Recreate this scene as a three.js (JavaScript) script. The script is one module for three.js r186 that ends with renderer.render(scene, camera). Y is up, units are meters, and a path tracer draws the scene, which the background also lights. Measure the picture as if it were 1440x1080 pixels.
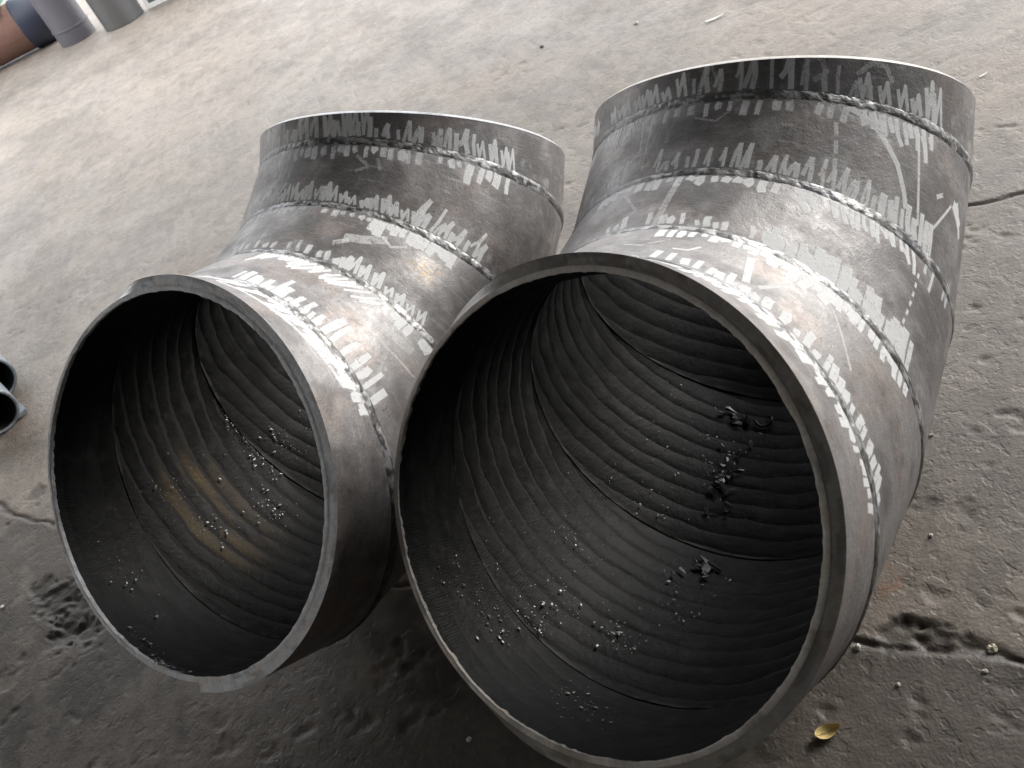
import * as THREE from 'three';
import { ConvexGeometry } from 'three/addons/geometries/ConvexGeometry.js';
import { mergeGeometries } from 'three/addons/utils/BufferGeometryUtils.js';

// ---------------------------------------------------------------- camera, sky, sun, exposure
const scene = new THREE.Scene();
const renderer = new THREE.WebGLRenderer({ antialias: true });
renderer.toneMapping = THREE.LinearToneMapping;
renderer.toneMappingExposure = 0.66;
renderer.shadowMap.enabled = true;
renderer.shadowMap.type = THREE.PCFSoftShadowMap;

const camera = new THREE.PerspectiveCamera(48.455, 4 / 3, 0.02, 200);
camera.position.set(0, 1.2486, 0);
camera.up.set(0.43926, 0.67491, -0.59292);                       // the photographer tilted the phone
camera.lookAt(0, 1.2486 - 0.66, -0.75127);
camera.updateProjectionMatrix();
camera.focus = 1.4; camera.userData.fStop = 11;

// small seeded noise kit
function rng(seed) { let a = seed >>> 0; return () => { a = (a + 0x6D2B79F5) >>> 0; let t = a; t = Math.imul(t ^ (t >>> 15), t | 1); t ^= t + Math.imul(t ^ (t >>> 7), t | 61); return ((t ^ (t >>> 14)) >>> 0) / 4294967296; }; }
const hash = (x, y, z = 0) => { let h = Math.imul(x, 374761393) ^ Math.imul(y, 668265263) ^ Math.imul(z, 1274126177); h = Math.imul(h ^ (h >>> 13), 1274126177); return ((h ^ (h >>> 16)) >>> 0) / 4294967296; };
function vn(x, y, seed = 0, px = 0, py = 0) {                      // value noise 0..1, period px, py if given
  let xi = Math.floor(x), yi = Math.floor(y); const fx = x - xi, fy = y - yi;
  const ux = fx * fx * (3 - 2 * fx), uy = fy * fy * (3 - 2 * fy);
  let x1 = xi + 1, y1 = yi + 1;
  if (px) { xi = ((xi % px) + px) % px; x1 = ((x1 % px) + px) % px; }
  if (py) { yi = ((yi % py) + py) % py; y1 = ((y1 % py) + py) % py; }
  const a = hash(xi, yi, seed), b = hash(x1, yi, seed), c = hash(xi, y1, seed), d = hash(x1, y1, seed);
  return (a + (b - a) * ux) * (1 - uy) + (c + (d - c) * ux) * uy;
}
function fbm(x, y, oct, seed = 0, period = 0) { let s = 0, a = 0.5, n = 0; for (let o = 0; o < oct; o++) { const f = 1 << o; s += a * vn(x * f, y * f, seed + o * 17, period * f, period * f); n += a; a *= 0.5; } return s / n; }
const clamp = (x, a = 0, b = 1) => Math.min(b, Math.max(a, x));
const smooth = (a, b, x) => { const t = clamp((x - a) / (b - a)); return t * t * (3 - 2 * t); };
const mix = (a, b, t) => a + (b - a) * t;
const toSRGB = (c) => (c <= 0.0031308 ? 12.92 * c : 1.055 * Math.pow(c, 1 / 2.4) - 0.055) * 255;

// overcast sky: even white cloud, a little brighter overhead
{
  const w = 256, h = 128, d = new Float32Array(w * h * 4);
  for (let j = 0; j < h; j++) for (let i = 0; i < w; i++) {
    const el = ((j + 0.5) / h - 0.5) * Math.PI, s = Math.max(0, Math.sin(el));
    const cl = fbm(i / 16, j / 10, 4, 91, 0) * 0.25 + 0.875;
    const L = (0.95 + 0.35 * s) * cl;
    const o = (j * w + i) * 4;
    d[o] = L * 0.98; d[o + 1] = L; d[o + 2] = L * 1.04; d[o + 3] = 1;
  }
  const sky = new THREE.DataTexture(d, w, h, THREE.RGBAFormat, THREE.FloatType);
  sky.mapping = THREE.EquirectangularReflectionMapping; sky.magFilter = THREE.LinearFilter; sky.minFilter = THREE.LinearFilter; sky.needsUpdate = true;
  scene.background = sky; scene.environment = sky;
  scene.backgroundIntensity = 4.5; scene.environmentIntensity = 4.5;
}
const sun = new THREE.DirectionalLight(0xfffaf3, 5);
sun.position.set(17.4, 6.8, -8.5); sun.target.position.set(0, 0, -1.5); scene.add(sun, sun.target);
sun.castShadow = true; sun.shadow.radius = 50; sun.shadow.mapSize.set(2048, 2048);
Object.assign(sun.shadow.camera, { left: -16, right: 16, top: 16, bottom: -16, near: 0.5, far: 60 });

// ---------------------------------------------------------------- helpers
const counts = {};
function numbered(name) { const n = counts[name] = (counts[name] ?? -1) + 1; return n ? `${name}_${String(n).padStart(3, '0')}` : name; }
function tag(o, label, category, group) { o.userData = { label, category }; if (group) o.userData.group = group; return o; }
function mesh(name, geo, mat, parent = scene) { const m = new THREE.Mesh(geo, mat); m.name = parent === scene ? numbered(name) : name; m.castShadow = m.receiveShadow = true; parent.add(m); return m; }
function group(name, x = 0, y = 0, z = 0) { const g = new THREE.Group(); g.name = numbered(name); g.position.set(x, y, z); scene.add(g); return g; }
function dataTex(w, h, fill, srgb) {
  const d = new Uint8Array(w * h * 4);
  for (let j = 0; j < h; j++) for (let i = 0; i < w; i++) { const c = fill(i, j), o = (j * w + i) * 4; for (let k = 0; k < 3; k++) d[o + k] = clamp(c[k], 0, 255); d[o + 3] = 255; }
  const t = new THREE.DataTexture(d, w, h); t.wrapS = t.wrapT = THREE.RepeatWrapping; t.magFilter = THREE.LinearFilter; t.minFilter = THREE.LinearMipmapLinearFilter; t.generateMipmaps = true;
  if (srgb) t.colorSpace = THREE.SRGBColorSpace; t.needsUpdate = true; return t;
}
function scaled(t, rx, ry) { const c = t.clone(); c.repeat.set(rx, ry); c.needsUpdate = true; return c; }
class Surf {                                                      // collects grids of points into one geometry
  constructor() { this.p = []; this.uv = []; this.c = []; this.i = []; }
  v(x, y, z, u = 0, v = 0, c = [1, 1, 1]) { this.p.push(x, y, z); this.uv.push(u, v); this.c.push(c[0], c[1], c[2]); return this.p.length / 3 - 1; }
  quad(a, b, c, d) { this.i.push(a, b, c, a, c, d); }
  grid(nu, nv, f, ok) {                                           // f(i, j) -> {p, uv, c}
    const base = this.p.length / 3;
    for (let i = 0; i <= nu; i++) for (let j = 0; j <= nv; j++) { const q = f(i, j); this.v(q.p.x, q.p.y, q.p.z, q.uv[0], q.uv[1], q.c); }
    for (let i = 0; i < nu; i++) for (let j = 0; j < nv; j++) { if (ok && !ok(i, j)) continue; const a = base + i * (nv + 1) + j; this.quad(a, a + 1, a + nv + 2, a + nv + 1); }
  }
  build() {
    const g = new THREE.BufferGeometry();
    g.setAttribute('position', new THREE.Float32BufferAttribute(this.p, 3)); g.setAttribute('uv', new THREE.Float32BufferAttribute(this.uv, 2));
    g.setAttribute('color', new THREE.Float32BufferAttribute(this.c, 3)); g.setIndex(this.i); g.computeVertexNormals(); return g;
  }
}
const V = (x, y, z) => new THREE.Vector3(x, y, z);

// ---------------------------------------------------------------- shared relief textures
const steelBump = dataTex(512, 512, (i, j) => { const x = i / 512, y = j / 512; const n = fbm(x * 24, y * 24, 5, 5, 24) * 0.7 + fbm(x * 6, y * 90, 2, 8, 0) * 0.0 + vn(x * 160, y * 160, 12, 160, 160) * 0.3; return [n * 255, n * 255, n * 255]; });
const beadBump = dataTex(512, 512, (i, j) => { const x = i / 512, y = j / 512; const n = (0.5 + 0.5 * Math.sin(6.2832 * (28 * x + 1.6 * fbm(x * 6, y * 6, 3, 35, 6)))) * 0.15 * smooth(0.4, 0.6, fbm(x * 5 + 9, y * 5, 3, 37, 5)) + fbm(x * 20, y * 20, 5, 36, 20) * 0.75; return [n * 255, n * 255, n * 255]; });
const roughBump = dataTex(512, 512, (i, j) => { const x = i / 512, y = j / 512; const n = fbm(x * 16, y * 16, 6, 31, 16) * 0.6 + vn(x * 128, y * 128, 32, 128, 128) * 0.4; return [n * 255, n * 255, n * 255]; });

// ---------------------------------------------------------------- workshop: roof and walls that shade the floor (behind and above the photographer)
const concreteWall = new THREE.MeshStandardMaterial({ color: new THREE.Color().setRGB(0.07, 0.068, 0.064), roughness: 0.9, bumpMap: scaled(roughBump, 1, 1), bumpScale: 0.004 });
const roofSteel = new THREE.MeshStandardMaterial({ color: new THREE.Color().setRGB(0.08, 0.08, 0.083), roughness: 0.7, metalness: 0.1 });
{
  const R = group('shed_roof', -0.5, 0, 0.9);                      // reaches from x -3.4 to 2.4 and forward to z -4
  tag(R, 'low dark sheet steel lean-to roof over the work place, open towards the yard', 'roof');
  mesh('roof_sheet', new THREE.BoxGeometry(5.6, 0.06, 9.8), roofSteel, R).position.set(0.1, 2.42, 0);
  for (let k = 0; k < 6; k++) mesh('roof_beam', new THREE.BoxGeometry(5.5, 0.12, 0.08), roofSteel, R).position.set(0.1, 2.33, -4.8 + k * 1.9);
  for (const [x, z] of [[2.8, -4.7], [2.8, -1.9]]) mesh('column', new THREE.BoxGeometry(0.1, 2.268, 0.1), roofSteel, R).position.set(x, 1.136, z);
  const whiteWall = new THREE.MeshStandardMaterial({ color: new THREE.Color().setRGB(0.66, 0.655, 0.64), roughness: 0.85 });
  const wall = (w, d, x, z, label, mat = concreteWall) => { const g = group('shed_wall', x, 0, z); mesh('wall', new THREE.BoxGeometry(w, 2.38, d), mat, g).position.y = 1.19; tag(g, label, 'wall'); };
  wall(5.4, 0.2, -0.5, 5.68, 'plain concrete workshop wall behind the photographer');
  {                                                                // unseen left wall, made white, with a window opening added to light the rim
    const g = group('shed_wall', -3.2, 0, 0.9), z0 = -6.2, z1 = 4.7, w0 = -3.0, w1 = -2.3, y0 = 1.65, y1 = 2.22, T = 0.2, H = 2.38;
    const box = (a, b, c, d) => { const q = new THREE.BoxGeometry(T, d - c, b - a); q.translate(0, (c + d) / 2, (a + b) / 2); return q; };
    mesh('wall', mergeGeometries([box(z0, w0, 0, H), box(w1, z1, 0, H), box(w0, w1, 0, y0), box(w0, w1, y1, H)]), whiteWall, g);
    const f = (a, b, c, d) => { const q = new THREE.BoxGeometry(0.06, d - c, b - a); q.translate(0, (c + d) / 2, (a + b) / 2); return q; };
    mesh('added_window_frame', mergeGeometries([f(w0, w1, y0, y0 + 0.04), f(w0, w1, y1 - 0.04, y1), f(w0, w0 + 0.04, y0 + 0.04, y1 - 0.04), f(w1 - 0.04, w1, y0 + 0.04, y1 - 0.04)]), roofSteel, g);
    tag(g, 'unseen left workshop wall, made white and given an added window opening to light the left rim', 'wall');
  }
  wall(0.2, 6.2, 2.3, 2.45, 'plain concrete workshop wall on the right behind the photographer');
}

// ---------------------------------------------------------------- floor
const JOINT = [[-3.2, -3.5], [-1.6, -2.12], [-1.344, -1.869], [-1.2, -1.729], [-0.7, -1.3], [0.157, -0.657], [0.303, -0.574], [0.358, -0.529], [0.463, -0.45], [1.3, 0.2]];
const CRACK = [[0.6, -1.5], [0.9, -1.345], [1.043, -1.291], [1.128, -1.257], [1.5, -1.1], [2.4, -0.8]];
function nearLine(line, x, z) {                                   // distance to a polyline, signed by side
  let best = 9, side = 1;
  for (let k = 0; k + 1 < line.length; k++) {
    const [ax, az] = line[k], dx = line[k + 1][0] - ax, dz = line[k + 1][1] - az, t = clamp(((x - ax) * dx + (z - az) * dz) / (dx * dx + dz * dz));
    const ex = x - ax - t * dx, ez = z - az - t * dz, d = Math.hypot(ex, ez);
    if (d < best) { best = d; side = dx * ez - dz * ex > 0 ? 1 : -1; }
  }
  return [best, side];
}
const pitSpots = [[0.345, -0.548, 0.03, 0.012], [0.385, -0.53, 0.022, 0.01], [0.37, -0.56, 0.016, 0.008], [0.415, -0.505, 0.012, 0.006], [-1.12, -1.44, 0.05, 0.012], [-1.07, -1.37, 0.06, 0.014], [-1.04, -1.31, 0.04, 0.012], [-1.1, -1.33, 0.04, 0.009], [-1.17, -1.5, 0.03, 0.008], [-1.0, -1.36, 0.03, 0.01], [-1.24, -1.86, 0.03, 0.006], [-1.12, -1.66, 0.025, 0.006], [0.52, -0.72, 0.01, 0.003], [0.66, -0.8, 0.009, 0.003]];
function floorAt(x, z) {
  let h = (fbm(x * 1.7 + 9, z * 1.7, 3, 41) - 0.5) * 0.006 + (fbm(x * 14, z * 14, 4, 43) - 0.5) * 0.0018;
  const pock = fbm(x * 26 + 3, z * 26, 3, 47); h -= smooth(0.66, 0.84, pock) * 0.003 * smooth(0.5, 0.62, fbm(x * 2.3, z * 2.3, 3, 48));
  let dark = 0;
  const jx = x + (fbm(x * 9, z * 9, 3, 51) - 0.5) * 0.05, jz = z + (fbm(x * 9 + 40, z * 9, 3, 52) - 0.5) * 0.05;
  let [d, side] = nearLine(JOINT, jx, jz);
  const wj = 0.004 + 0.006 * vn(x * 18, z * 18, 55);
  const cut = Math.exp(-((d / wj) ** 2)); h -= 0.006 * cut; dark = Math.max(dark, cut * 0.55);
  if (side > 0) h += 0.003 * Math.exp(-d / 0.03);
  [d] = nearLine(CRACK, jx, jz);
  const cut2 = Math.exp(-((d / (0.003 + 0.004 * vn(x * 22, z * 22, 56))) ** 2)); h -= 0.006 * cut2; dark = Math.max(dark, cut2 * 0.6);
  for (const [px, pz, r, dep] of pitSpots) {
    const q = Math.hypot(x - px, z - pz) / r; if (q > 2) continue;
    const e = smooth(1.25, 0.55, q + (fbm(x * 60, z * 60, 3, 57) - 0.5) * 1.3); h -= dep * 0.55 * e; dark = Math.max(dark, e * 0.5);
  }
  return [h, dark];
}
{
  const axis = (stops) => { const a = []; for (let k = 0; k + 1 < stops.length; k++) { const [p, q, n] = [stops[k][0], stops[k + 1][0], stops[k][1]]; for (let i = 0; i < n; i++) a.push(p + (q - p) * i / n); } a.push(stops[stops.length - 1][0]); return a; };
  const xs = axis([[-60, 12], [-12, 30], [-4, 60], [-1.5, 560], [1.3, 60], [4, 30], [14, 12], [60, 0]]);
  const zs = axis([[-70, 12], [-18, 40], [-6, 70], [-3, 100], [-2.1, 380], [-0.2, 30], [1.5, 20], [9, 8], [40, 0]]);
  const s = new Surf();
  s.grid(xs.length - 1, zs.length - 1, (i, j) => {
    const x = xs[i], z = zs[j]; const near = Math.abs(x) < 5 && z > -8 && z < 2.5;
    const [h, dark] = near ? floorAt(x, z) : [(fbm(x * 1.7 + 9, z * 1.7, 2, 41) - 0.5) * 0.006, 0];
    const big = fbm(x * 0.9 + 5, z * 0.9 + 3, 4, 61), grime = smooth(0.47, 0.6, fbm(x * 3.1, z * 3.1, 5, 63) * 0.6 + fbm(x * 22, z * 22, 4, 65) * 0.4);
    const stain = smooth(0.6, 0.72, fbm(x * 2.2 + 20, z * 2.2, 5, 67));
    const [dj, sj] = near ? nearLine(JOINT, x, z) : [1, -1], nearSlab = sj > 0 ? 1 : 0;   // near slab: darker concrete, plus foreground dimness put into its colour
    let v = (0.88 + 0.2 * big) * (1 - (0.2 + 0.25 * nearSlab) * grime) * (1 - (0.16 + 0.2 * nearSlab) * stain) * (1 - 0.42 * nearSlab) * (1 - 0.85 * dark);
    const rust = near ? smooth(0.035, 0.0, Math.hypot(x - 0.37, z + 0.63) + (fbm(x * 50, z * 50, 4, 68) - 0.5) * 0.09) : 0;
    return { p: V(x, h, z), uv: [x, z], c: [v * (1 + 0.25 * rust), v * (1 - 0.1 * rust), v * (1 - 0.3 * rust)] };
  });
  const col = dataTex(2048, 2048, (i, j) => {
    const x = i / 2048, y = j / 2048;
    const a = fbm(x * 10, y * 10, 6, 71, 10), b = fbm(x * 48, y * 48, 4, 73, 48), c = vn(x * 420, y * 420, 75, 420, 420), str = fbm(x * 20, y * 6, 4, 77, 0) * 0;
    const speck = smooth(0.93, 1, vn(x * 260, y * 260, 79, 260, 260));
    let v = 0.215 + 0.09 * (a - 0.5) + 0.14 * (b - 0.5) + 0.05 * (c - 0.5); v = Math.max(0.05, v) * (1 - 0.25 * smooth(0.56, 0.7, b)) + 0.1 * speck * a;
    const w = fbm(x * 7 + 3, y * 7, 3, 81, 7);
    return [toSRGB(v * (1.11 + 0.06 * w)), toSRGB(v * 0.985), toSRGB(v * (0.86 - 0.06 * w))];
  }, true);
  const bump = dataTex(1024, 1024, (i, j) => { const x = i / 1024, y = j / 1024; const n = fbm(x * 12 + 3, y * 12, 7, 83, 12) * 0.55 + fbm(x * 90, y * 90, 3, 84, 90) * 0.25 + vn(x * 300, y * 300, 85, 300, 300) * 0.2 - 0.3 * smooth(0.6, 0.72, fbm(x * 55, y * 55, 3, 86, 55)); return [n * 255, n * 255, n * 255]; });
  const rough = dataTex(512, 512, (i, j) => { const n = fbm(i / 512 * 12, j / 512 * 12, 5, 87, 12); return [0, (0.48 + 0.2 * n) * 255, 0]; });
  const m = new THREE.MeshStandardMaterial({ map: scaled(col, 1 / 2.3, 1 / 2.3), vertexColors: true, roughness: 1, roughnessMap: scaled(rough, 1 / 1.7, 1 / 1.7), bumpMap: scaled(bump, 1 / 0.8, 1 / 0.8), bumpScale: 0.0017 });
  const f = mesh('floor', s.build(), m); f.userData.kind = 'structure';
  f.userData.label = 'dusty worn concrete workshop floor with joints, cracks and pits';
}

// ---------------------------------------------------------------- the pipe elbows
// All lengths in units of the pipe radius: bend radius, mitre angle per gore, near / far end length, bore radius
const BEND = 2.0407, ALPHA = 0.38, LN = 0.0118, LF = -0.0332, RI = 0.9261, PITCH = 0.108;
const TA = Math.tan(ALPHA / 2), D2R = Math.PI / 180;
const U0 = 60 * D2R, U1 = 220 * D2R, SV = 0.62;                   // texture window on a gore

function goreMaps(seed, k, sideMarks, extra) {
  const W = 1536, H = 576, w2 = 768, h2 = 288;
  const cv = document.createElement('canvas'); cv.width = W; cv.height = H;
  const ctx = cv.getContext('2d'); ctx.fillStyle = '#000'; ctx.fillRect(0, 0, W, H); ctx.lineCap = 'butt'; ctx.lineJoin = 'round';
  const X = (u) => (u - U0) / (U1 - U0) * W, Y = (s) => (0.5 - s / (2 * SV)) * H, kx = W / (U1 - U0), ky = H / (2 * SV);
  const rnd = rng(seed * 977 + k * 131 + 7);
  const edge = (u) => (BEND + Math.cos(u)) * TA;
  const stroke = (pts, w, a) => { ctx.strokeStyle = `rgba(255,255,255,${a})`; ctx.lineWidth = w * kx; ctx.beginPath(); pts.forEach(([u, s], i) => (i ? ctx.lineTo(X(u), Y(s)) : ctx.moveTo(X(u), Y(s)))); ctx.stroke(); };
  for (const m of sideMarks) {                                    // rows of chalk hatching along a seam
    let u = m.from * D2R; const dir = m.side;                     // side +1: seam at +edge, -1: seam at -edge
    while (u < m.to * D2R) {
      const e = edge(u) * dir, gapHere = vn(u * 9, seed + m.side * 3 + k * 7, 5) < (m.gaps ?? 0.18) * 0.6;
      const L = m.len * 1.1 * (0.5 + 1.0 * rnd()), wd = m.width * 0.98 * (0.7 + 0.6 * rnd()), a = clamp(m.alpha * 1.8 * (0.65 + 0.35 * rnd()) * (0.65 + 0.7 * vn(u * 5, 3.3, seed + k + 11)));
      const sl = m.slant * (0.7 + 0.6 * rnd());
      const s0 = e - dir * (m.off ?? 0.028), s1 = e - dir * ((m.off ?? 0.028) + L);
      if (!gapHere) {
        const j = () => (rnd() - 0.5) * wd * 0.5, mid = mix(s0, s1, 0.45 + 0.2 * rnd());
        stroke([[u, s0], [u + sl * L * 0.5 + wd * 0.3, s1]], wd * 1.9, a * 0.12);
        if (m.style === 'block') { stroke([[u + j(), s0], [u + sl * L * 0.25 + j(), mid], [u + sl * L * 0.5 + j(), s1]], wd * 1.15, a); stroke([[u + wd * 0.35, mix(s0, s1, 0.1 + 0.2 * rnd())], [u + sl * L * 0.4 + wd * 0.3, mix(s0, s1, 0.7 + 0.25 * rnd())]], wd * 0.7, a * 0.85); }
        else if (m.style === 'tick') { stroke([[u + j(), s0], [u + sl * L * 0.5 + j(), mid], [u + sl * L, s1]], wd * 0.85, a); if (rnd() < 0.6) stroke([[u + sl * L, s1], [u + sl * L * 0.6 + wd * 0.7, mid], [u + wd * (0.9 + 0.5 * rnd()), mix(s1, s0, 0.6 + 0.5 * rnd())]], wd * 0.75, a * 0.9); }
        else { const q = m.pitch * 0.6; stroke([[u, s0], [u + q * 0.45 + sl * L, s1], [u + q + sl * L * 0.4, mix(s1, s0, 0.9)], [u + q * 1.4 + sl * L, mix(s0, s1, 0.85)]], wd * 0.8, a); }
      }
      u += m.pitch * 1.05 * (0.7 + 0.6 * rnd());
    }
  }
  for (const e of extra) if (e.pts) {                              // chalk lines: [width, alpha, dash?, points(deg, s)]
    if (e.dash) { ctx.setLineDash(e.dash.map((d) => d * ky)); } stroke(e.pts.map(([u, s]) => [u * D2R, s]), e.w, e.a); ctx.setLineDash([]);
  }
  const chalk = ctx.getImageData(0, 0, W, H).data;
  const img = ctx.createImageData(W, H), out = img.data;
  const cover = new Float32Array(W * H);
  const sheenLift = k === 0 || k === 1 ? 0.35 : 0;  // near-end gores paler: sky sheen put into the steel colour
  for (let j = 0; j < H; j++) for (let i = 0; i < W; i++) {
    const x = i / W * 9.1, y = j / H * 4.05;                      // about 0.3 radius per unit, on both axes
    const o = (j * W + i) * 4, u = U0 + (U1 - U0) * i / W, s = (0.5 - j / H) * 2 * SV;
    const n1 = fbm(x * 1.3 + seed * 13, y * 1.3 + k * 5, 5, 101), n2 = fbm(x * 9 + k, y * 9, 3, 103), sc = fbm(x * 2.2, y * 30, 3, 105 + k);
    // worn mill scale: dark grey, browner and paler patches, drawn scratches
    let v = 0.19 + 0.12 * (n1 - 0.5) + 0.06 * (n2 - 0.5);
    const worn = smooth(0.38, 0.82, fbm(x * 2.1 + 7, y * 2.1 + seed + k * 3, 5, 107) + sheenLift * 0.6); v = mix(v, 0.48 + 0.14 * (n2 - 0.5), worn * 0.5);
    v += smooth(0.66, 0.8, sc) * 0.08; v *= 0.84 + 0.32 * vn(x * 62, y * 62, 125); v *= 1 - 0.5 * smooth(0.86, 0.96, vn(x * 33, y * 33, 127)) * smooth(0.4, 0.6, n1);
    const brown = 0.32 * smooth(0.5, 0.68, fbm(x * 1.6 + 31, y * 1.6 + k * 9 + seed * 3, 4, 109));
    let r = v * (1.03 + 0.2 * brown), g = v * (0.985 - 0.02 * brown), b = v * (0.97 - 0.14 * brown);
    // heat and grinding along the seams
    const eD = Math.min(Math.abs(edge(u) - s), Math.abs(edge(u) + s)), grind = smooth(0.12, 0.02, eD + (n2 - 0.5) * 0.09); r = mix(r, 0.3, grind * 0.35); g = mix(g, 0.3, grind * 0.35); b = mix(b, 0.31, grind * 0.35);
    for (const e of extra) if (e.rust) { const q = Math.hypot((u / D2R - e.rust[0]) * D2R, s - e.rust[1]) / e.rust[2]; if (q < 1.5) { const t = smooth(0.62, 0.78, vn(x * 46, y * 46, 111) * 0.7 + fbm(x * 4, y * 4, 2, 113) * 0.3 + (0.55 - q) * 0.35); r = mix(r, 0.5, t); g = mix(g, 0.37, t); b = mix(b, 0.22, t); } }
    let c = chalk[o] / 255;
    if (c > 0) { const grain = vn(x * 70, y * 70, 115) * 0.55 + n2 * 0.45; c = c * smooth(0.22, 0.5, grain + (c - 0.5) * 0.3); }
    const smear = smooth(0.6, 0.85, fbm(x * 5 + 50, y * 5, 4, 117 + k)) * smooth(0.2, 0.04, eD) * 0.35; c = Math.max(c, smear * (0.3 + n2));
    const bare = smooth(0.75, 0.95, vn(x * 120, y * 30, 119)) * 0.0;
    r = mix(r, 0.86, c); g = mix(g, 0.87, c); b = mix(b, 0.875, c);
    cover[j * W + i] = c; out[o] = toSRGB(r + bare); out[o + 1] = toSRGB(g + bare); out[o + 2] = toSRGB(b + bare); out[o + 3] = 255;
  }
  ctx.putImageData(img, 0, 0);
  const map = new THREE.CanvasTexture(cv); map.colorSpace = THREE.SRGBColorSpace;
  const orm = dataTex(w2, h2, (i, jj) => {
    const j = h2 - 1 - jj, c = cover[Math.min(H - 1, j * 2) * W + Math.min(W - 1, i * 2)], x = i / w2 * 9.1, y = j / h2 * 4.05;
    const ro = clamp(0.54 + 0.22 * (fbm(x * 3, y * 3 + k, 4, 121) - 0.5) + 0.14 * (fbm(x * 14, y * 14, 2, 123) - 0.5));
    return [0, mix(ro, 0.9, c) * 255, (1 - c * 0.95) * 255];
  });
  for (const t of [map, orm]) { t.wrapS = t.wrapT = THREE.MirroredRepeatWrapping; t.repeat.set(1 / (U1 - U0), 1 / (2 * SV)); t.offset.set(-U0 / (U1 - U0), 0.5); t.magFilter = THREE.LinearFilter; t.needsUpdate = true; }
  return { map, orm };
}

const seamMat = new THREE.MeshStandardMaterial({ color: 0xffffff, vertexColors: true, metalness: 0.5, roughness: 0.5, bumpMap: scaled(steelBump, 3, 3), bumpScale: 0.001 });
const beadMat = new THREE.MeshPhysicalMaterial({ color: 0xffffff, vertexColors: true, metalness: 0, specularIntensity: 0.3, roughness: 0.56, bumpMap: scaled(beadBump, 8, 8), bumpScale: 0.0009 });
const faceMat = new THREE.MeshStandardMaterial({ color: 0xffffff, vertexColors: true, metalness: 0.2, roughness: 0.45, bumpMap: scaled(steelBump, 6, 6), bumpScale: 0.0004 });
const backMat = new THREE.MeshStandardMaterial({ color: new THREE.Color().setRGB(0.02, 0.019, 0.018), roughness: 0.9 });
const spatterMat = new THREE.MeshStandardMaterial({ color: new THREE.Color().setRGB(0.2, 0.2, 0.195), metalness: 0.5, roughness: 0.35 });

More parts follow.
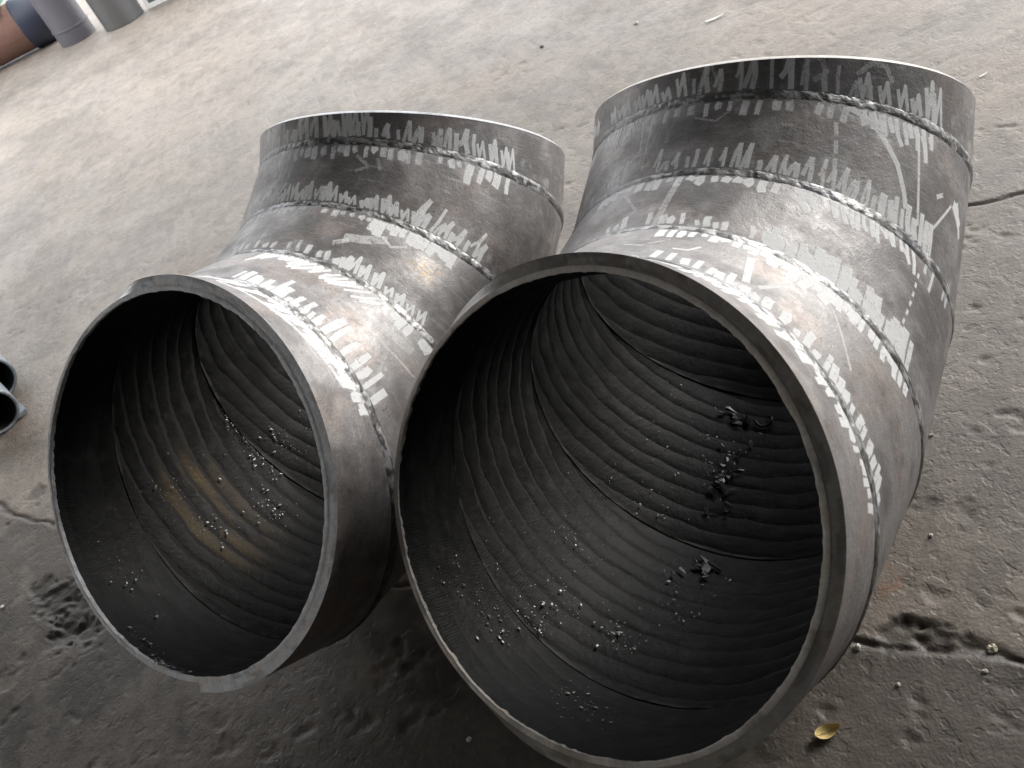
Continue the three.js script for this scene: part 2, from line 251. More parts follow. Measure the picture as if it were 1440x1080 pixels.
function makeElbow({ q, centre, basis, label, seed, bevel, marks, rustBeads, spatter, faceTone }) {
  const [ex, ey, ez] = basis.map((b) => V(...b));                  // columns of the rotation: radial at the near end, tangent, bend axis
  const rot = new THREE.Matrix4().makeBasis(ex, ey, ez);
  const C = V(...centre);
  const raw = (u, k, s, r) => { const th = k * ALPHA, d = BEND + r * Math.cos(u); return V(d * Math.cos(th) - s * Math.sin(th), d * Math.sin(th) + s * Math.cos(th), r * Math.sin(u)).multiplyScalar(q); };
  let low = 9, at = null;
  for (let k = 0; k < 5; k++) for (let i = -60; i <= 60; i++) for (const s of [-1, 0, 1]) { const u = i * D2R, w = raw(u, k, s * (BEND + Math.cos(u)) * TA * (k === 0 && s < 0 ? 0 : k === 4 && s > 0 ? 0 : 1), 1).applyMatrix4(rot).add(C); if (w.y < low) { low = w.y; at = w; } }
  const root = group('pipe_elbow', at.x, 0, at.z);
  root.quaternion.setFromRotationMatrix(rot);
  tag(root, label, 'pipe elbow', 'mitred pipe elbows lying side by side');
  const off = C.clone().sub(V(at.x, low + 0.002, at.z)).applyMatrix4(rot.clone().invert());
  const P = (u, k, s, r) => raw(u, k, s, r).add(off);
  const rnd = rng(seed);
  const lim = (u, k, r, sign, gap = 0) => {                        // where a gore ends, along its own axis
    const a = (BEND + r * Math.cos(u)) * TA;
    if (k === 0 && sign < 0) return -LN; if (k === 4 && sign > 0) return LF;
    return sign * (a - gap);
  };
  const bev = (u) => bevel(((u / D2R) % 360 + 360) % 360);
  for (let k = 0; k < 5; k++) {
    const { map, orm } = goreMaps(seed, k, marks[k].rows, marks[k].extra);
    const mat = new THREE.MeshStandardMaterial({ map, roughnessMap: orm, metalnessMap: orm, metalness: 0.33, roughness: 1, bumpMap: scaled(steelBump, 1.6, 1.6), bumpScale: 0.0006 });
    const s = new Surf(), NU = 288, NS = 14;
    s.grid(NU, NS, (i, j) => {                                     // outer skin, very slightly uneven as rolled plate is
      const u = i / NU * 2 * Math.PI; let lo = lim(u, k, 1, -1), hi = lim(u, k, 1, 1);
      if (k === 0) lo += bev(u) * 0.115; if (k === 4) hi -= 0.016;
      const ss = mix(lo, hi, j / NS), r = 1 + (fbm(Math.cos(u) * 2 + k * 5 + 9, Math.sin(u) * 2 + ss * 3 + seed, 2, 131) - 0.5) * 0.004;
      return { p: P(u, k, ss, r), uv: [u, ss], c: [1, 1, 1] };
    });
    const gore = mesh('gore', s.build(), mat, root);
    const b = new Surf();
    b.grid(96, 3, (i, j) => { const u = i / 96 * 2 * Math.PI, r = RI + 0.016; return { p: P(u, k, mix(lim(u, k, r, -1) + (k === 0 ? 0.004 : 0), lim(u, k, r, 1), j / 3), r), uv: [u, j / 3], c: [1, 1, 1] }; });
    mesh('backing_plate', b.build(), backMat, gore);
    // hard-facing weld beads laid round the bore, each its own strip cut off by the mitre
    const amax = (BEND + 1) * TA, first = -Math.ceil(amax / PITCH), shift = (rnd() - 0.5) * PITCH;
    const line = (n, u) => n * PITCH + shift + (fbm(Math.cos(u) * 5 + n * 3.7 + 20, Math.sin(u) * 5 + k * 9 + seed, 3, 141) - 0.5) * 0.042;
    const rs = (rnd() - 0.5) * 0.01;
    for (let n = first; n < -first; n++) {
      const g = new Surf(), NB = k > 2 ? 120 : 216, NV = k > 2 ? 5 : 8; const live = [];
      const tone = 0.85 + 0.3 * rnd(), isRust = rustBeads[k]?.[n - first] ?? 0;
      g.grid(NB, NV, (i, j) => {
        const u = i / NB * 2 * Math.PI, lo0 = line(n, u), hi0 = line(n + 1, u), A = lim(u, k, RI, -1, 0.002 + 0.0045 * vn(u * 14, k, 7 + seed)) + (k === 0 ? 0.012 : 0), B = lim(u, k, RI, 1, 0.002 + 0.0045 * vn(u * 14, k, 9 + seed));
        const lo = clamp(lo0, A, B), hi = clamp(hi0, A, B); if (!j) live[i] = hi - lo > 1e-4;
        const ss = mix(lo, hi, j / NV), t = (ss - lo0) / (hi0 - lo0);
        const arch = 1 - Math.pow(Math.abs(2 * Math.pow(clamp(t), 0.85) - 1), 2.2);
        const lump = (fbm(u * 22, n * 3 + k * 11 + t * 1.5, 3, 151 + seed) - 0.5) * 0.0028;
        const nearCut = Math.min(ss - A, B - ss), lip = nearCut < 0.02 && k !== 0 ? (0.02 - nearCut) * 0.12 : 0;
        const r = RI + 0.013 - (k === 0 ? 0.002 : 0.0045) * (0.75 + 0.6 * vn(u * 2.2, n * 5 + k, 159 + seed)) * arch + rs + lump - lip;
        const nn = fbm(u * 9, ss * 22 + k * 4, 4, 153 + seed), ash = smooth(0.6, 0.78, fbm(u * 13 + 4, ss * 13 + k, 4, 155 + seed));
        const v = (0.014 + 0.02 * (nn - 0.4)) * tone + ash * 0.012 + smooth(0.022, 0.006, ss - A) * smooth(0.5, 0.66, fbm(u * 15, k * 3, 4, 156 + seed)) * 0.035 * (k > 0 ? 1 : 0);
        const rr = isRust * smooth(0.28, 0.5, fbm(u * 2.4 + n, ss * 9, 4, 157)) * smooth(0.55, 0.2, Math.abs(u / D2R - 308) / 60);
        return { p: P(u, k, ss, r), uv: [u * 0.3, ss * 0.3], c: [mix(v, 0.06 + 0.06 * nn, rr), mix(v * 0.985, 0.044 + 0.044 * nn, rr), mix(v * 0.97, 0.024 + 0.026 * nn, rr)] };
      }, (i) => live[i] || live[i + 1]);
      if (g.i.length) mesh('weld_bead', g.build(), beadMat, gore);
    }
    // cut end faces: a land at the bore, then the weld bevel
    if (k === 0 || k === 4) {
      const f = new Surf(), NF = 1000, rows = k === 0 ? [[RI + 0.012, 0.03], [RI + 0.0015, 0.004], [RI + 0.004, 0], [RI + 0.024, 0], [RI + 0.027, 0.002], [0.963, 0.3], [0.975, 0.5], [0.988, 0.75], [1, 1]] : [[RI + 0.01, 0.03], [RI, 0], [0.984, 0], [1, 1]];
      f.grid(NF, rows.length - 1, (i, j) => {
        const u = i / NF * 2 * Math.PI, bv = bev(u); let [r, t] = rows[j]; let dz = t;
        if (k === 0) {
          if (j >= 5) dz = t * bv * 0.115 + (j === 8 ? 0.001 : 0.0012) + Math.max(0, fbm(u * 40, j * 0.7, 3, 162 + seed) - 0.6) * 0.008;
          if (j <= 2) r += Math.max(0, fbm(u * 26, 1, 4, 161 + seed) - 0.42) * -0.012 + (fbm(u * 5, 4, 2, 163) - 0.5) * 0.005;
        } else dz = t * 0.016;
        const ss = k === 0 ? -LN + dz : LF - dz;
        const nn = fbm(u * 30, j * 0.8, 4, 165 + seed), land = k === 0 ? (j <= 3 ? faceTone[1] : faceTone[0]) : 0.5;
        const rusty = smooth(0.55, 0.68, fbm(u * 11 + 5, j * 0.5, 4, 168 + seed)) * 0.6, v = land * (0.72 + 0.4 * nn + 0.26 * (vn(u * 150, j * 1.3, 169) - 0.3)) * (1 - 0.35 * smooth(0.56, 0.66, fbm(u * 7, j * 0.4, 4, 167 + seed)));
        return { p: P(u, k, ss, r), uv: [u * 0.3, r * 0.3], c: [v * faceTone[2], v * (1 - 0.12 * rusty), v * faceTone[3] * (1 - 0.25 * rusty)] };
      });
      mesh('end_face', f.build(), faceMat, gore);
    }
  }
  // outer weld seams: a rippled crown over each mitre
  for (let m = 0; m < 4; m++) {
    const s = new Surf(), NU = 1100, NV = 8, ph = (m + 0.5) * ALPHA, cA = Math.cos(ALPHA / 2);
    s.grid(NU, NV, (i, j) => {
      const u = i / NU * 2 * Math.PI, t = j / NV * 2 - 1;
      const wid = 0.037 * (0.85 + 0.4 * fbm(u * 7, m * 3, 3, 171 + seed)), drift = (fbm(u * 3.5 + 8, m, 2, 173 + seed) - 0.5) * 0.012;
      const ripple = Math.sin(u * 150 + t * t * 2.4 + fbm(u * 9, m, 2, 175) * 9) * 0.0008 * vn(u * 12, m, 176 + seed), lump = (fbm(u * 55, t * 3 + m * 5, 3, 177 + seed) - 0.5) * 0.006;
      const h = (1 - Math.pow(Math.abs(t), 2.4)) * (0.0075 + ripple + lump) - 0.0025;
      const rho = (BEND + (1 + h) * Math.cos(u)) / cA, sx = t * wid + drift;
      const p = V(rho * Math.cos(ph) - sx * Math.sin(ph), rho * Math.sin(ph) + sx * Math.cos(ph), (1 + h) * Math.sin(u)).multiplyScalar(q).add(off);
      const n = fbm(u * 34, t * 2 + m * 7, 4, 179 + seed), chalk = smooth(0.46, 0.6, fbm(u * 24 + 3, t * 2 + m * 3, 5, 181 + seed)) * smooth(205, 180, u / D2R) * smooth(78, 96, u / D2R), burnt = smooth(0.6, 0.75, fbm(u * 4, m * 9, 3, 183 + seed));
      const v = 0.13 + 0.26 * (n - 0.4); const c = chalk * 0.7;
      return { p, uv: [u * 0.3, t * 0.02], c: [mix(v * (1 - 0.1 * burnt), 0.7, c), mix(v * (0.98 - 0.08 * burnt), 0.7, c), mix(v * 0.96, 0.7, c)] };
    });
    mesh('weld_seam', s.build(), seamMat, root);
  }
  // spatter, slag crumbs and bright metal flakes stuck in the bore
  {
    const parts = []; const r2 = rng(seed + 5);
    for (const [k, u, s, spreadU, spreadS, count, big] of spatter) for (let n = 0; n < count * 1.3; n++) {
      const gu = (r2() + r2() + r2() - 1.5) * 1.33, gs = (r2() + r2() + r2() - 1.5) * 1.33;
      const uu = (u + gu * spreadU) * D2R, A = lim(uu, k, RI, -1, 0.015), B = lim(uu, k, RI, 1, 0.015), ss = clamp(s + gs * spreadS, A, B);
      const size = (0.00035 + 0.0017 * r2() ** 6) * (big ?? 1) * q / 0.3;
      const g = new THREE.IcosahedronGeometry(size, 0); g.scale(1 + r2() * 1.8, 0.25 + 0.3 * r2(), 0.8 + r2() * 0.6);
      const pos = P(uu, k, ss, RI - 0.001), nin = P(uu, k, ss, RI - 0.2).sub(pos).normalize();
      const qn = new THREE.Quaternion().setFromUnitVectors(V(0, 1, 0), nin).multiply(new THREE.Quaternion().setFromAxisAngle(V(0, 1, 0), r2() * 6.28));
      g.applyQuaternion(qn); g.translate(pos.x, pos.y, pos.z); parts.push(g);
    }
    mesh('weld_spatter', mergeGeometries(parts), spatterMat, root).userData.kind = 'stuff';
  }
  root.updateMatrixWorld(true);
  return { root, place: (u, k, s, r) => P(u * D2R, k, s, r).applyMatrix4(root.matrixWorld), inward: (u, k, s) => P(u * D2R, k, s, 0.5).applyMatrix4(root.matrixWorld).sub(P(u * D2R, k, s, 0.9).applyMatrix4(root.matrixWorld)).normalize() };
}

// chalk rows: side +1 is the seam towards the far end of that gore, -1 the one towards the near end
const row = (side, from, to, style, len, width, pitch, alpha, o = {}) => ({ side, from, to, style, len, width, pitch, alpha, slant: o.slant ?? 0, gaps: o.gaps, off: o.off });
const rightMarks = [
  { rows: [row(1, 96, 176, 'block', 0.075, 0.026, 0.044, 0.95, { gaps: 0.08, slant: 0.3 }), row(1, 112, 165, 'block', 0.05, 0.03, 0.05, 0.8, { off: 0.012 })], extra: [] },
  { rows: [row(-1, 96, 172, 'block', 0.065, 0.028, 0.046, 0.95, { gaps: 0.1, slant: 0.2 }), row(1, 105, 176, 'block', 0.06, 0.03, 0.043, 0.95, { gaps: 0.05, slant: -0.3 }), row(1, 126, 150, 'block', 0.1, 0.04, 0.04, 1, { gaps: 0, off: 0.0 })],
    extra: [{ w: 0.012, a: 0.9, pts: [[163, 0.025], [164.5, -0.037], [168, -0.05]] }, { w: 0.03, a: 0.95, pts: [[152.2, 0.09], [148.8, -0.123]] }, { w: 0.02, a: 0.8, pts: [[141, 0.06], [146, -0.11]] }, { w: 0.012, a: 0.6, pts: [[120, -0.1], [131, 0.12]] }, { w: 0.012, a: 0.5, pts: [[171, 0.05], [176, -0.05], [181, -0.03]] }] },
  { rows: [row(-1, 107, 152, 'block', 0.11, 0.036, 0.042, 1, { gaps: 0.0, slant: 0.1, off: 0.015 }), row(-1, 152, 196, 'block', 0.06, 0.024, 0.05, 0.7, { gaps: 0.2, slant: 0.4 }), row(1, 150, 206, 'block', 0.05, 0.032, 0.05, 0.75, { gaps: 0.12 }), row(1, 116, 150, 'tick', 0.08, 0.026, 0.04, 0.95, { gaps: 0.05, slant: -0.4 }), row(1, 96, 112, 'tick', 0.08, 0.02, 0.06, 0.4, { gaps: 0.3 })],
    extra: [{ w: 0.034, a: 0.5, pts: [[179.8, 0.17], [180, -0.03], [179.5, -0.19]] }, { w: 0.016, a: 0.9, dash: [0.03, 0.03], pts: [[112, 0.2], [112, 0.045], [112.5, -0.07], [113.5, -0.25]] }, { w: 0.014, a: 0.4, pts: [[196, 0.12], [188, -0.05], [192, -0.14]] }, { w: 0.018, a: 0.35, pts: [[128, 0.2], [140, 0.1], [149, -0.02]] }, { w: 0.008, a: 0.6, pts: [[140, 0.05], [135, 0.02], [131, -0.03]] }] },
  { rows: [row(-1, 128, 206, 'tick', 0.085, 0.024, 0.05, 0.7, { gaps: 0.16 }), row(-1, 110, 130, 'block', 0.13, 0.026, 0.038, 1, { gaps: 0, slant: 0.1 }), row(1, 146, 206, 'block', 0.05, 0.028, 0.058, 0.5, { gaps: 0.25 }), row(1, 116, 138, 'block', 0.1, 0.026, 0.04, 1, { gaps: 0, slant: -0.6 }), row(1, 198, 214, 'zigzag', 0.08, 0.014, 0.05, 0.7, { gaps: 0.1 })],
    extra: [{ w: 0.026, a: 0.95, pts: [[142, 0.212], [139.8, 0.206], [135, 0.18], [129.8, 0.102], [125.7, 0.028], [122.2, -0.093], [121, -0.16]] }, { w: 0.03, a: 0.8, pts: [[142, 0.21], [142.5, 0.13]] }, { w: 0.016, a: 0.9, pts: [[120.5, 0.24], [118.7, 0.084], [116, -0.2]] }, { w: 0.03, a: 1, pts: [[120.8, 0.24], [119.8, 0.15]] }, { w: 0.02, a: 0.6, dash: [0.07, 0.02], pts: [[144, 0.12], [143, 0], [142.2, -0.14]] }, { w: 0.014, a: 1, pts: [[101.8, 0.035], [112, -0.218]] }, { w: 0.05, a: 1, pts: [[100.5, 0.06], [93.5, 0.0]] }, { w: 0.03, a: 1, pts: [[98, 0.09], [92.5, -0.05]] }, { w: 0.02, a: 0.9, pts: [[107, 0.04], [110, 0.0]] }, { w: 0.012, a: 0.6, pts: [[197.8, 0.16], [195.8, -0.017], [200, -0.1]] }, { w: 0.01, a: 0.6, pts: [[194, 0.15], [193.5, -0.14]] }, { w: 0.01, a: 0.4, pts: [[180, 0.1], [174, 0.07], [171, 0.12]] }] },
  { rows: [row(-1, 112, 136, 'zigzag', 0.13, 0.028, 0.07, 0.9, { gaps: 0.05 }), row(-1, 136, 186, 'tick', 0.12, 0.026, 0.075, 0.6, { gaps: 0.12 }), row(-1, 184, 214, 'zigzag', 0.1, 0.022, 0.065, 0.8, { gaps: 0.08 })],
    extra: [{ w: 0.022, a: 0.55, pts: [[140, -0.12], [136, -0.06], [132, -0.07], [130, -0.14]] }, { w: 0.022, a: 0.5, pts: [[153, -0.06], [149, -0.05], [148, -0.12], [151, -0.15]] }, { w: 0.014, a: 0.4, pts: [[177, -0.04], [175, -0.15]] }] },
];
const leftMarks = [
  { rows: [row(1, 116, 176, 'tick', 0.075, 0.022, 0.04, 0.95, { gaps: 0.02, slant: 0.9 }), row(1, 112, 168, 'block', 0.06, 0.03, 0.044, 0.8, { gaps: 0.1, slant: 0.3, off: 0.01 })], extra: [{ w: 0.02, a: 0.7, pts: [[165, 0.06], [140, 0.13], [120, 0.2]] }] },
  { rows: [row(-1, 114, 170, 'block', 0.1, 0.03, 0.062, 1, { gaps: 0.08, slant: -0.1 }), row(-1, 140, 172, 'block', 0.06, 0.024, 0.04, 0.9, { gaps: 0.05 }), row(1, 134, 174, 'tick', 0.09, 0.026, 0.045, 0.9, { gaps: 0.06, slant: 0.8 }), row(1, 116, 134, 'block', 0.06, 0.03, 0.05, 0.9, { gaps: 0.2 })],
    extra: [{ w: 0.012, a: 0.5, pts: [[112, 0.05], [122, 0.02], [130, 0.0]] }, { w: 0.05, a: 0.35, pts: [[118, 0.14], [130, 0.08], [136, 0.02]] }] },
  { rows: [row(-1, 122, 150, 'zigzag', 0.07, 0.024, 0.06, 0.95, { gaps: 0.02 }), row(-1, 150, 196, 'block', 0.055, 0.024, 0.055, 0.6, { gaps: 0.25, slant: 0.3 }), row(1, 124, 152, 'block', 0.07, 0.034, 0.04, 0.95, { gaps: 0.12 }), row(1, 152, 204, 'block', 0.035, 0.03, 0.05, 0.45, { gaps: 0.3 })],
    extra: [{ rust: [129.5, 0.03, 0.13] }, { w: 0.05, a: 0.55, pts: [[156, 0.0], [150, 0.03], [144, 0.09]] }, { w: 0.03, a: 0.6, pts: [[158, -0.06], [154, -0.01]] }, { w: 0.014, a: 0.6, pts: [[146, 0.1], [142, 0.06], [138, 0.11]] }] },
  { rows: [row(-1, 116, 140, 'tick', 0.11, 0.028, 0.045, 0.95, { gaps: 0.02, slant: -0.3 }), row(-1, 138, 190, 'zigzag', 0.08, 0.026, 0.055, 0.6, { gaps: 0.06 }), row(-1, 190, 206, 'tick', 0.09, 0.016, 0.03, 0.7, { gaps: 0.05, slant: -0.5 }), row(1, 112, 128, 'block', 0.1, 0.034, 0.066, 0.95, { gaps: 0 }), row(1, 128, 200, 'block', 0.055, 0.026, 0.05, 0.5, { gaps: 0.15, slant: -0.3 }), row(1, 192, 206, 'zigzag', 0.1, 0.014, 0.05, 0.6)],
    extra: [{ w: 0.014, a: 0.6, dash: [0.03, 0.008], pts: [[193.5, 0.14], [192.8, -0.004], [193.3, -0.16]] }, { w: 0.018, a: 0.35, pts: [[163, 0.12], [158, 0.06], [162, 0.02]] }, { w: 0.02, a: 0.3, pts: [[156, 0.12], [154, 0.05]] }] },
  { rows: [row(-1, 110, 126, 'zigzag', 0.12, 0.026, 0.06, 0.95, { gaps: 0 }), row(-1, 126, 190, 'tick', 0.09, 0.028, 0.05, 0.62, { gaps: 0.14 }), row(-1, 160, 174, 'zigzag', 0.12, 0.022, 0.06, 0.7), row(-1, 190, 206, 'tick', 0.1, 0.022, 0.05, 0.85, { gaps: 0.05 })], extra: [{ w: 0.02, a: 1, pts: [[186, -0.06], [185, -0.05]] }] },
];
const right = makeElbow({
  q: 0.3, centre: [0.2755, 0.9122, -0.9567], seed: 3,
  basis: [[-0.44935, -0.71279, 0.53853], [0.54859, -0.69594, -0.46338], [0.70507, 0.08722, 0.70375]],
  label: 'right-hand grey steel mitred elbow, the larger-looking one with black slag chips inside',
  bevel: (a) => smooth(196, 240, a) * smooth(362, 300, a), faceTone: [0.32, 0.65, 1.05, 0.93], marks: rightMarks, rustBeads: {},
  spatter: [[1, 317, 0.09, 7, 0.04, 14, 1.6], [1, 322, -0.29, 6, 0.1, 40], [1, 344, -0.29, 7, 0.1, 70], [1, 322, -0.48, 6, 0.06, 30, 1.2], [0, 315, 0.36, 9, 0.1, 50, 1.3], [0, 350, 0.33, 9, 0.1, 50, 1.2], [0, 300, 0.25, 8, 0.12, 40], [1, 354, 0.1, 8, 0.2, 60], [2, 345, 0.0, 9, 0.25, 80], [2, 325, -0.4, 16, 0.1, 40], [1, 310, -0.1, 25, 0.3, 70, 0.8], [2, 320, 0.1, 18, 0.3, 50, 0.8]],
});
const left = makeElbow({
  q: 0.3087, centre: [-0.2345, 0.939, -1.335], seed: 8,
  basis: [[-0.44295, -0.7249, 0.52756], [0.45277, -0.68875, -0.56624], [0.77382, -0.01195, 0.63329]],
  label: 'left-hand grey steel mitred elbow with a pale ground rim and rusty streak inside',
  bevel: (a) => smooth(190, 212, a) * (a > 190 ? 1 : 0) + (a < 9 ? 1 : 0), faceTone: [0.85, 0.85, 0.98, 1.04], marks: leftMarks,
  rustBeads: { 1: { 4: 0.8, 5: 1, 6: 1, 7: 0.4 } },
  spatter: [[2, 306, -0.33, 8, 0.06, 60, 1.1], [1, 302, 0.46, 8, 0.06, 70, 1.1], [1, 286, 0.42, 8, 0.05, 40], [1, 292, -0.2, 8, 0.12, 30, 1.3], [1, 314, -0.16, 10, 0.1, 30, 1.4], [1, 322, 0.25, 8, 0.1, 40, 1.3], [0, 338, 0.08, 6, 0.03, 16, 1.5], [0, 352, 0.02, 8, 0.02, 30, 2], [2, 314, -0.15, 8, 0.1, 30], [1, 305, 0.1, 20, 0.3, 60], [0, 310, 0.25, 15, 0.1, 40]],
});

// ---------------------------------------------------------------- slag chips lying in the right elbow
const slagMat = new THREE.MeshStandardMaterial({ color: new THREE.Color().setRGB(0.02, 0.02, 0.021), roughness: 0.3, metalness: 0.1 });
{
  const r = rng(77);
  const spots = [[2, 341, 0.41, 1.5], [2, 343, 0.36, 1.2], [2, 345, 0.33, 1], [2, 352, 0.2, 1.3], [2, 349, 0.12, 0.8], [2, 346, 0.05, 1], [2, 351, -0.02, 1.1], [2, 347, -0.1, 0.9], [2, 350, -0.18, 1.2], [2, 352, -0.26, 0.9], [2, 349, -0.31, 1.1], [2, 353, -0.36, 0.9], [1, 352, 0.47, 1.5], [1, 354, 0.42, 1.7], [1, 356, 0.45, 1.3], [1, 351, 0.39, 1.2], [1, 348, 0.33, 0.9], [1, 355, 0.36, 1.1], [1, 346, 0.28, 0.8], [2, 338, 0.38, 0.9], [2, 354, 0.3, 0.8], [1, 350, 0.44, 1.0]];
  for (let n = 0; n < 26; n++) { const t = r(), far = r() < 0.72; spots.push(far ? [2, mix(350, 344, t) + (r() - 0.5) * 9, mix(-0.36, 0.42, t) + (r() - 0.5) * 0.05, 0.7 + r()] : [1, 352 + (r() - 0.5) * 12, 0.4 + (r() - 0.5) * 0.16, 0.7 + r()]); }
  spots.forEach(([k, u, s, size]) => {
    const pts = [], el = 0.8 + r() * 2.4 * r(), fl = 0.18 + r() * 0.35;
    for (let n = 0; n < 11; n++) { const a = r() * 6.283, q = 0.45 + 0.55 * r(); pts.push(V(Math.cos(a) * q * el, (r() - 0.3) * fl * 1.4, Math.sin(a) * q * (0.6 + 0.3 * r())).multiplyScalar(0.0068 * size)); }
    const g = new ConvexGeometry(pts);
    const m = mesh('slag_chip', g, slagMat), pos = right.place(u, k, s, RI - 0.006), nin = right.inward(u, k, s);
    m.position.copy(pos); m.quaternion.setFromUnitVectors(V(0, 1, 0), nin).multiply(new THREE.Quaternion().setFromAxisAngle(V(0, 1, 0), r() * 6.28));
    tag(m, 'small black slag chip in the clump trailing down the right wall inside the right elbow', 'slag chip', 'slag chips in the right elbow');
  });
  // the curled peel of slag
  const s = new Surf(), N = 26;
  s.grid(N, 6, (i, j) => { const a = -0.6 + i / N * 4.2, rr = 0.011 + 0.006 * i / N, w = (j / 6 - 0.5) * 0.007 * (1 - 0.4 * Math.abs(i / N - 0.5)), th = Math.sin(j / 6 * Math.PI) * 0.0025; return { p: V(Math.cos(a) * (rr + w), th + 0.001 + 0.002 * Math.sin(a * 2), Math.sin(a) * (rr + w)), uv: [0, 0], c: [1, 1, 1] }; });
  const m = mesh('slag_peel', s.build(), slagMat), nin = right.inward(354, 2, 0.4); m.position.copy(right.place(354, 2, 0.4, RI - 0.006)); m.quaternion.setFromUnitVectors(V(0, 1, 0), nin);
  tag(m, 'curled hook-shaped peel of black slag near the right wall inside the right elbow', 'slag peel');
}

// ---------------------------------------------------------------- litter on the floor
const gy = (x, z) => floorAt(x, z)[0];
{
  // dry leaf, cupped, with a midrib and a short stalk
  const g = group('dry_leaf', 0.181, gy(0.181, -0.474), -0.474); g.rotation.y = -0.05;
  tag(g, 'small curled yellow dry leaf on the floor below the right elbow', 'leaf');
  const s = new Surf(), N = 20, K = 10;
  for (const side of [0, 1]) s.grid(N, K, (i, j) => { const t = i / N, a = j / K * 2 - 1, w = 0.0105 * Math.pow(Math.sin(Math.PI * Math.pow(t, 0.85)), 0.75) * (1 - 0.2 * t); const x = (t - 0.5) * 0.038, z = a * w, y = 0.002 + a * a * 0.005 + 0.004 * Math.pow(2 * t - 1, 2) + (fbm(t * 8, a * 4 + 9, 2, 201) - 0.5) * 0.002 - side * 0.0005; const v = 0.8 + 0.4 * fbm(t * 9, a * 9, 3, 203); const brown = smooth(0.5, 0.7, fbm(t * 6 + 3, a * 6, 3, 205)) * 0.6; return { p: V(x, y, z), uv: [t, a], c: [0.76 * v, mix(0.64, 0.46, brown) * v, mix(0.29, 0.15, brown) * v] }; });
  const lm = new THREE.MeshStandardMaterial({ color: 0xffffff, vertexColors: true, roughness: 0.6 });
  mesh('blade', s.build(), lm, g);
  const rib = new THREE.TubeGeometry(new THREE.CatmullRomCurve3([V(-0.023, 0.007, 0.001), V(-0.015, 0.0045, 0), V(0, 0.0022, 0), V(0.016, 0.0045, 0)]), 12, 0.0005, 5);
  mesh('midrib', rib, new THREE.MeshStandardMaterial({ color: new THREE.Color().setRGB(0.4, 0.3, 0.12), roughness: 0.7 }), g);
}
const grit = new THREE.MeshStandardMaterial({ color: new THREE.Color().setRGB(0.62, 0.6, 0.54), roughness: 0.8 });
const yellowGrit = new THREE.MeshStandardMaterial({ color: new THREE.Color().setRGB(0.6, 0.56, 0.44), roughness: 0.8 });
[[0.284, -0.561, 0.0042, grit, 'small white pebble beside the floor joint, just right of the right elbow'],
 [0.438, -0.48, 0.0062, yellowGrit, 'pale yellowish pebble in the floor joint at the right edge'],
 [0.408, -0.455, 0.003, grit, 'tiny white pebble just below the pale yellowish one'],
 [0.481, -0.668, 0.0032, grit, 'tiny white pebble on the floor right of the right elbow, above the joint'],
 [-0.308, -0.7, 0.0036, grit, 'tiny white pebble in the dark shadow between the two elbows'],
 [0.30, -0.49, 0.0026, grit, 'tiny white crumb on the floor between the leaf and the joint'],
 [0.6, -0.83, 0.003, grit, 'tiny white crumb on the floor farther right of the right elbow'],
 [-1.27, -1.5, 0.005, grit, 'tiny white crumb on the floor left of the left elbow'],
 [0.632, -3.007, 0.006, new THREE.MeshStandardMaterial({ color: new THREE.Color().setRGB(0.15, 0.13, 0.11), roughness: 0.9 }), 'dark crumb on the far floor above the gap between the elbows'],
 [0.935, -2.832, 0.007, grit, 'grey pebble on the far floor left of the white sliver'],
].forEach(([x, z, r, mat, label], n) => {
  const g = new THREE.IcosahedronGeometry(r, 2), p = g.attributes.position;
  for (let i = 0; i < p.count; i++) { const f = 0.4 + 1.2 * fbm(p.getX(i) / r * 1.6 + n * 9 + 20, p.getZ(i) / r * 1.6 + p.getY(i) / r * 1.9 + 20, 2, 211); p.setXYZ(i, p.getX(i) * f * 1.15, p.getY(i) * f * 0.75, p.getZ(i) * f); }
  g.computeVertexNormals(); const m = mesh('pebble', g, mat); m.position.set(x, gy(x, z) + r * 0.4, z); tag(m, label, 'pebble');
});
{
  const paper = new THREE.MeshStandardMaterial({ color: new THREE.Color().setRGB(0.8, 0.79, 0.75), roughness: 0.7 });
  const sliver = (x, z, l, w, turn, label) => { const s = new Surf(); s.grid(10, 3, (i, j) => { const t = i / 10 - 0.5; return { p: V(t * l, 0.003 + 0.5 * t * t * l * 0.4 + Math.sin(j / 3 * Math.PI) * w * 0.25, (j / 3 - 0.5) * w * (1 - 1.2 * t * t)), uv: [0, 0], c: [1, 1, 1] }; }); const m = mesh('wood_sliver', s.build(), paper); m.position.set(x, gy(x, z), z); m.rotation.y = turn; tag(m, label, 'sliver'); };
  sliver(1.111, -2.593, 0.062, 0.012, -0.12, 'curved white sliver on the far floor above the right elbow');
  sliver(1.365, -1.68, 0.024, 0.006, 0.05, 'short bright white sliver on the floor right of the right elbow far rim');
}

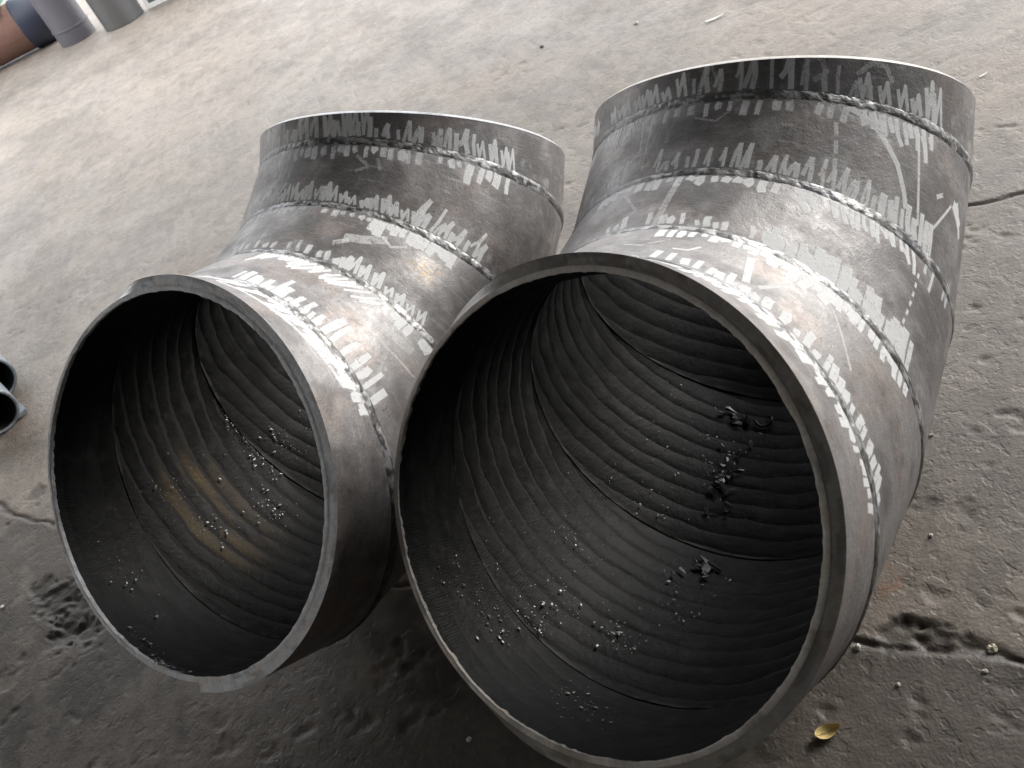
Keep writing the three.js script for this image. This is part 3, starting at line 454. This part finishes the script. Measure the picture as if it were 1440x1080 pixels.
// ---------------------------------------------------------------- two short pipe offcuts at the left edge
{
  const galv = new THREE.MeshStandardMaterial({ color: new THREE.Color().setRGB(0.3, 0.33, 0.36), metalness: 0.7, roughness: 0.4, bumpMap: scaled(steelBump, 4, 4), bumpScale: 0.001 });
  const dull = new THREE.MeshStandardMaterial({ color: new THREE.Color().setRGB(0.06, 0.06, 0.06), metalness: 0.4, roughness: 0.6 });
  const offcut = (x, z, R, turn, label, lug) => {
    const g = group('pipe_offcut', x, gy(x, z), z); g.rotation.y = turn;
    tag(g, label, 'pipe offcut');
    const prof = [[R * 0.86, 0.16], [R * 0.86, 0.004], [R * 0.88, 0], [R * 0.98, 0], [R, 0.004], [R, 0.3]].map(([a, b]) => new THREE.Vector2(a, b));
    const outer = new THREE.LatheGeometry(prof.slice(1), 56); outer.rotateX(-Math.PI / 2); outer.translate(0, R, 0); mesh('pipe_wall', outer, galv, g);
    const inner = new THREE.LatheGeometry([new THREE.Vector2(R * 0.858, 0.003), new THREE.Vector2(R * 0.858, 0.29), new THREE.Vector2(0.001, 0.292)], 48); inner.rotateX(-Math.PI / 2); inner.translate(0, R, 0); mesh('bore', inner, dull, g);
    if (lug) { const b = new THREE.BoxGeometry(0.03, 0.012, 0.05); b.translate(R * 0.75, 0.012, -0.03); mesh('lug', b, galv, g); }
  };
  offcut(-1.372, -2.215, 0.071, 0.5, 'short dull grey pipe offcut with a lug at the left edge, nearer one', true);
  offcut(-1.41, -2.395, 0.075, 0.5, 'short dull grey pipe offcut at the left edge, behind the one with a lug', false);
}

// ---------------------------------------------------------------- things standing far off at the top left
{
  const rusty = new THREE.MeshStandardMaterial({ color: new THREE.Color().setRGB(0.2, 0.11, 0.085), roughness: 0.7, metalness: 0.2, bumpMap: scaled(roughBump, 2, 2), bumpScale: 0.004 });
  const navy = new THREE.MeshStandardMaterial({ color: new THREE.Color().setRGB(0.03, 0.035, 0.06), roughness: 0.5 });
  const pale = new THREE.MeshStandardMaterial({ color: new THREE.Color().setRGB(0.15, 0.147, 0.165), roughness: 0.6, metalness: 0.3, bumpMap: scaled(steelBump, 2, 2), bumpScale: 0.003 });
  const grey = new THREE.MeshStandardMaterial({ color: new THREE.Color().setRGB(0.15, 0.15, 0.15), roughness: 0.5, metalness: 0.5, bumpMap: scaled(steelBump, 2, 2), bumpScale: 0.003 });
  const lathe = (pts, seg = 48) => new THREE.LatheGeometry(pts.map(([a, b]) => new THREE.Vector2(a, b)), seg);
  // rusty drum on its side with a dark end ring
  const d = group('rusty_drum', -2.02, 0, -6.75); d.rotation.y = 0.12; tag(d, 'rusty brown drum lying on its side at the far left with a navy end ring', 'drum');
  let g = lathe([[0.001, -0.42], [0.14, -0.42], [0.155, -0.4], [0.155, -0.1], [0.16, -0.09], [0.155, -0.08], [0.155, 0.26]]); g.rotateZ(-Math.PI / 2); g.translate(-0.16, 0.165, 0); mesh('barrel', g, rusty, d);
  g = lathe([[0.156, 0.26], [0.164, 0.27], [0.164, 0.42], [0.15, 0.44], [0.001, 0.43]]); g.rotateZ(-Math.PI / 2); g.translate(-0.16, 0.165, 0); mesh('end_ring', g, navy, d);
  // green crate on the drum
  const c = group('green_crate', -2.25, 0.322, -6.8); tag(c, 'green crate resting on top of the rusty drum at the far left corner', 'crate');
  const gm = new THREE.MeshStandardMaterial({ color: new THREE.Color().setRGB(0.05, 0.2, 0.13), roughness: 0.5 });
  mesh('crate_body', new THREE.BoxGeometry(0.6, 0.3, 0.4), gm, c).position.y = 0.155; mesh('crate_rim', new THREE.BoxGeometry(0.64, 0.04, 0.44), gm, c).position.y = 0.32;
  // two upright pipe spools
  const p1 = group('pipe_spool', -1.585, 0, -6.5); tag(p1, 'pale grey upright pipe spool with a band near its foot beside the rusty drum', 'pipe spool');
  mesh('spool_wall', lathe([[0.112, 0], [0.125, 0], [0.125, 0.085], [0.129, 0.088], [0.129, 0.098], [0.123, 0.102], [0.123, 0.75], [0.11, 0.75], [0.11, 0.02]]), pale, p1);
  const p2 = group('pipe_spool', -1.235, 0, -6.36); tag(p2, 'plain grey upright pipe spool standing next to the white framed board', 'pipe spool');
  mesh('spool_wall', lathe([[0.125, 0], [0.137, 0], [0.139, 0.005], [0.139, 0.8], [0.125, 0.8], [0.125, 0.01]]), grey, p2);
  // board with a white frame
  const b = group('framed_board', -0.79, 0, -6.37); tag(b, 'dark grey-green board in a white frame standing on the far floor', 'board');
  const wf = new THREE.MeshStandardMaterial({ color: new THREE.Color().setRGB(0.8, 0.8, 0.78), roughness: 0.5 });
  mesh('panel', new THREE.BoxGeometry(0.5, 0.7, 0.02), new THREE.MeshStandardMaterial({ color: new THREE.Color().setRGB(0.09, 0.11, 0.1), roughness: 0.6 }), b).position.y = 0.36;
  for (const x of [-0.263, 0.263]) mesh('frame_side', new THREE.BoxGeometry(0.026, 0.74, 0.03), wf, b).position.set(x, 0.37, 0.002);
  for (const y of [0.014, 0.726]) mesh('frame_rail', new THREE.BoxGeometry(0.5, 0.028, 0.03), wf, b).position.set(0, y, 0.002);
}

renderer.render(scene, camera);
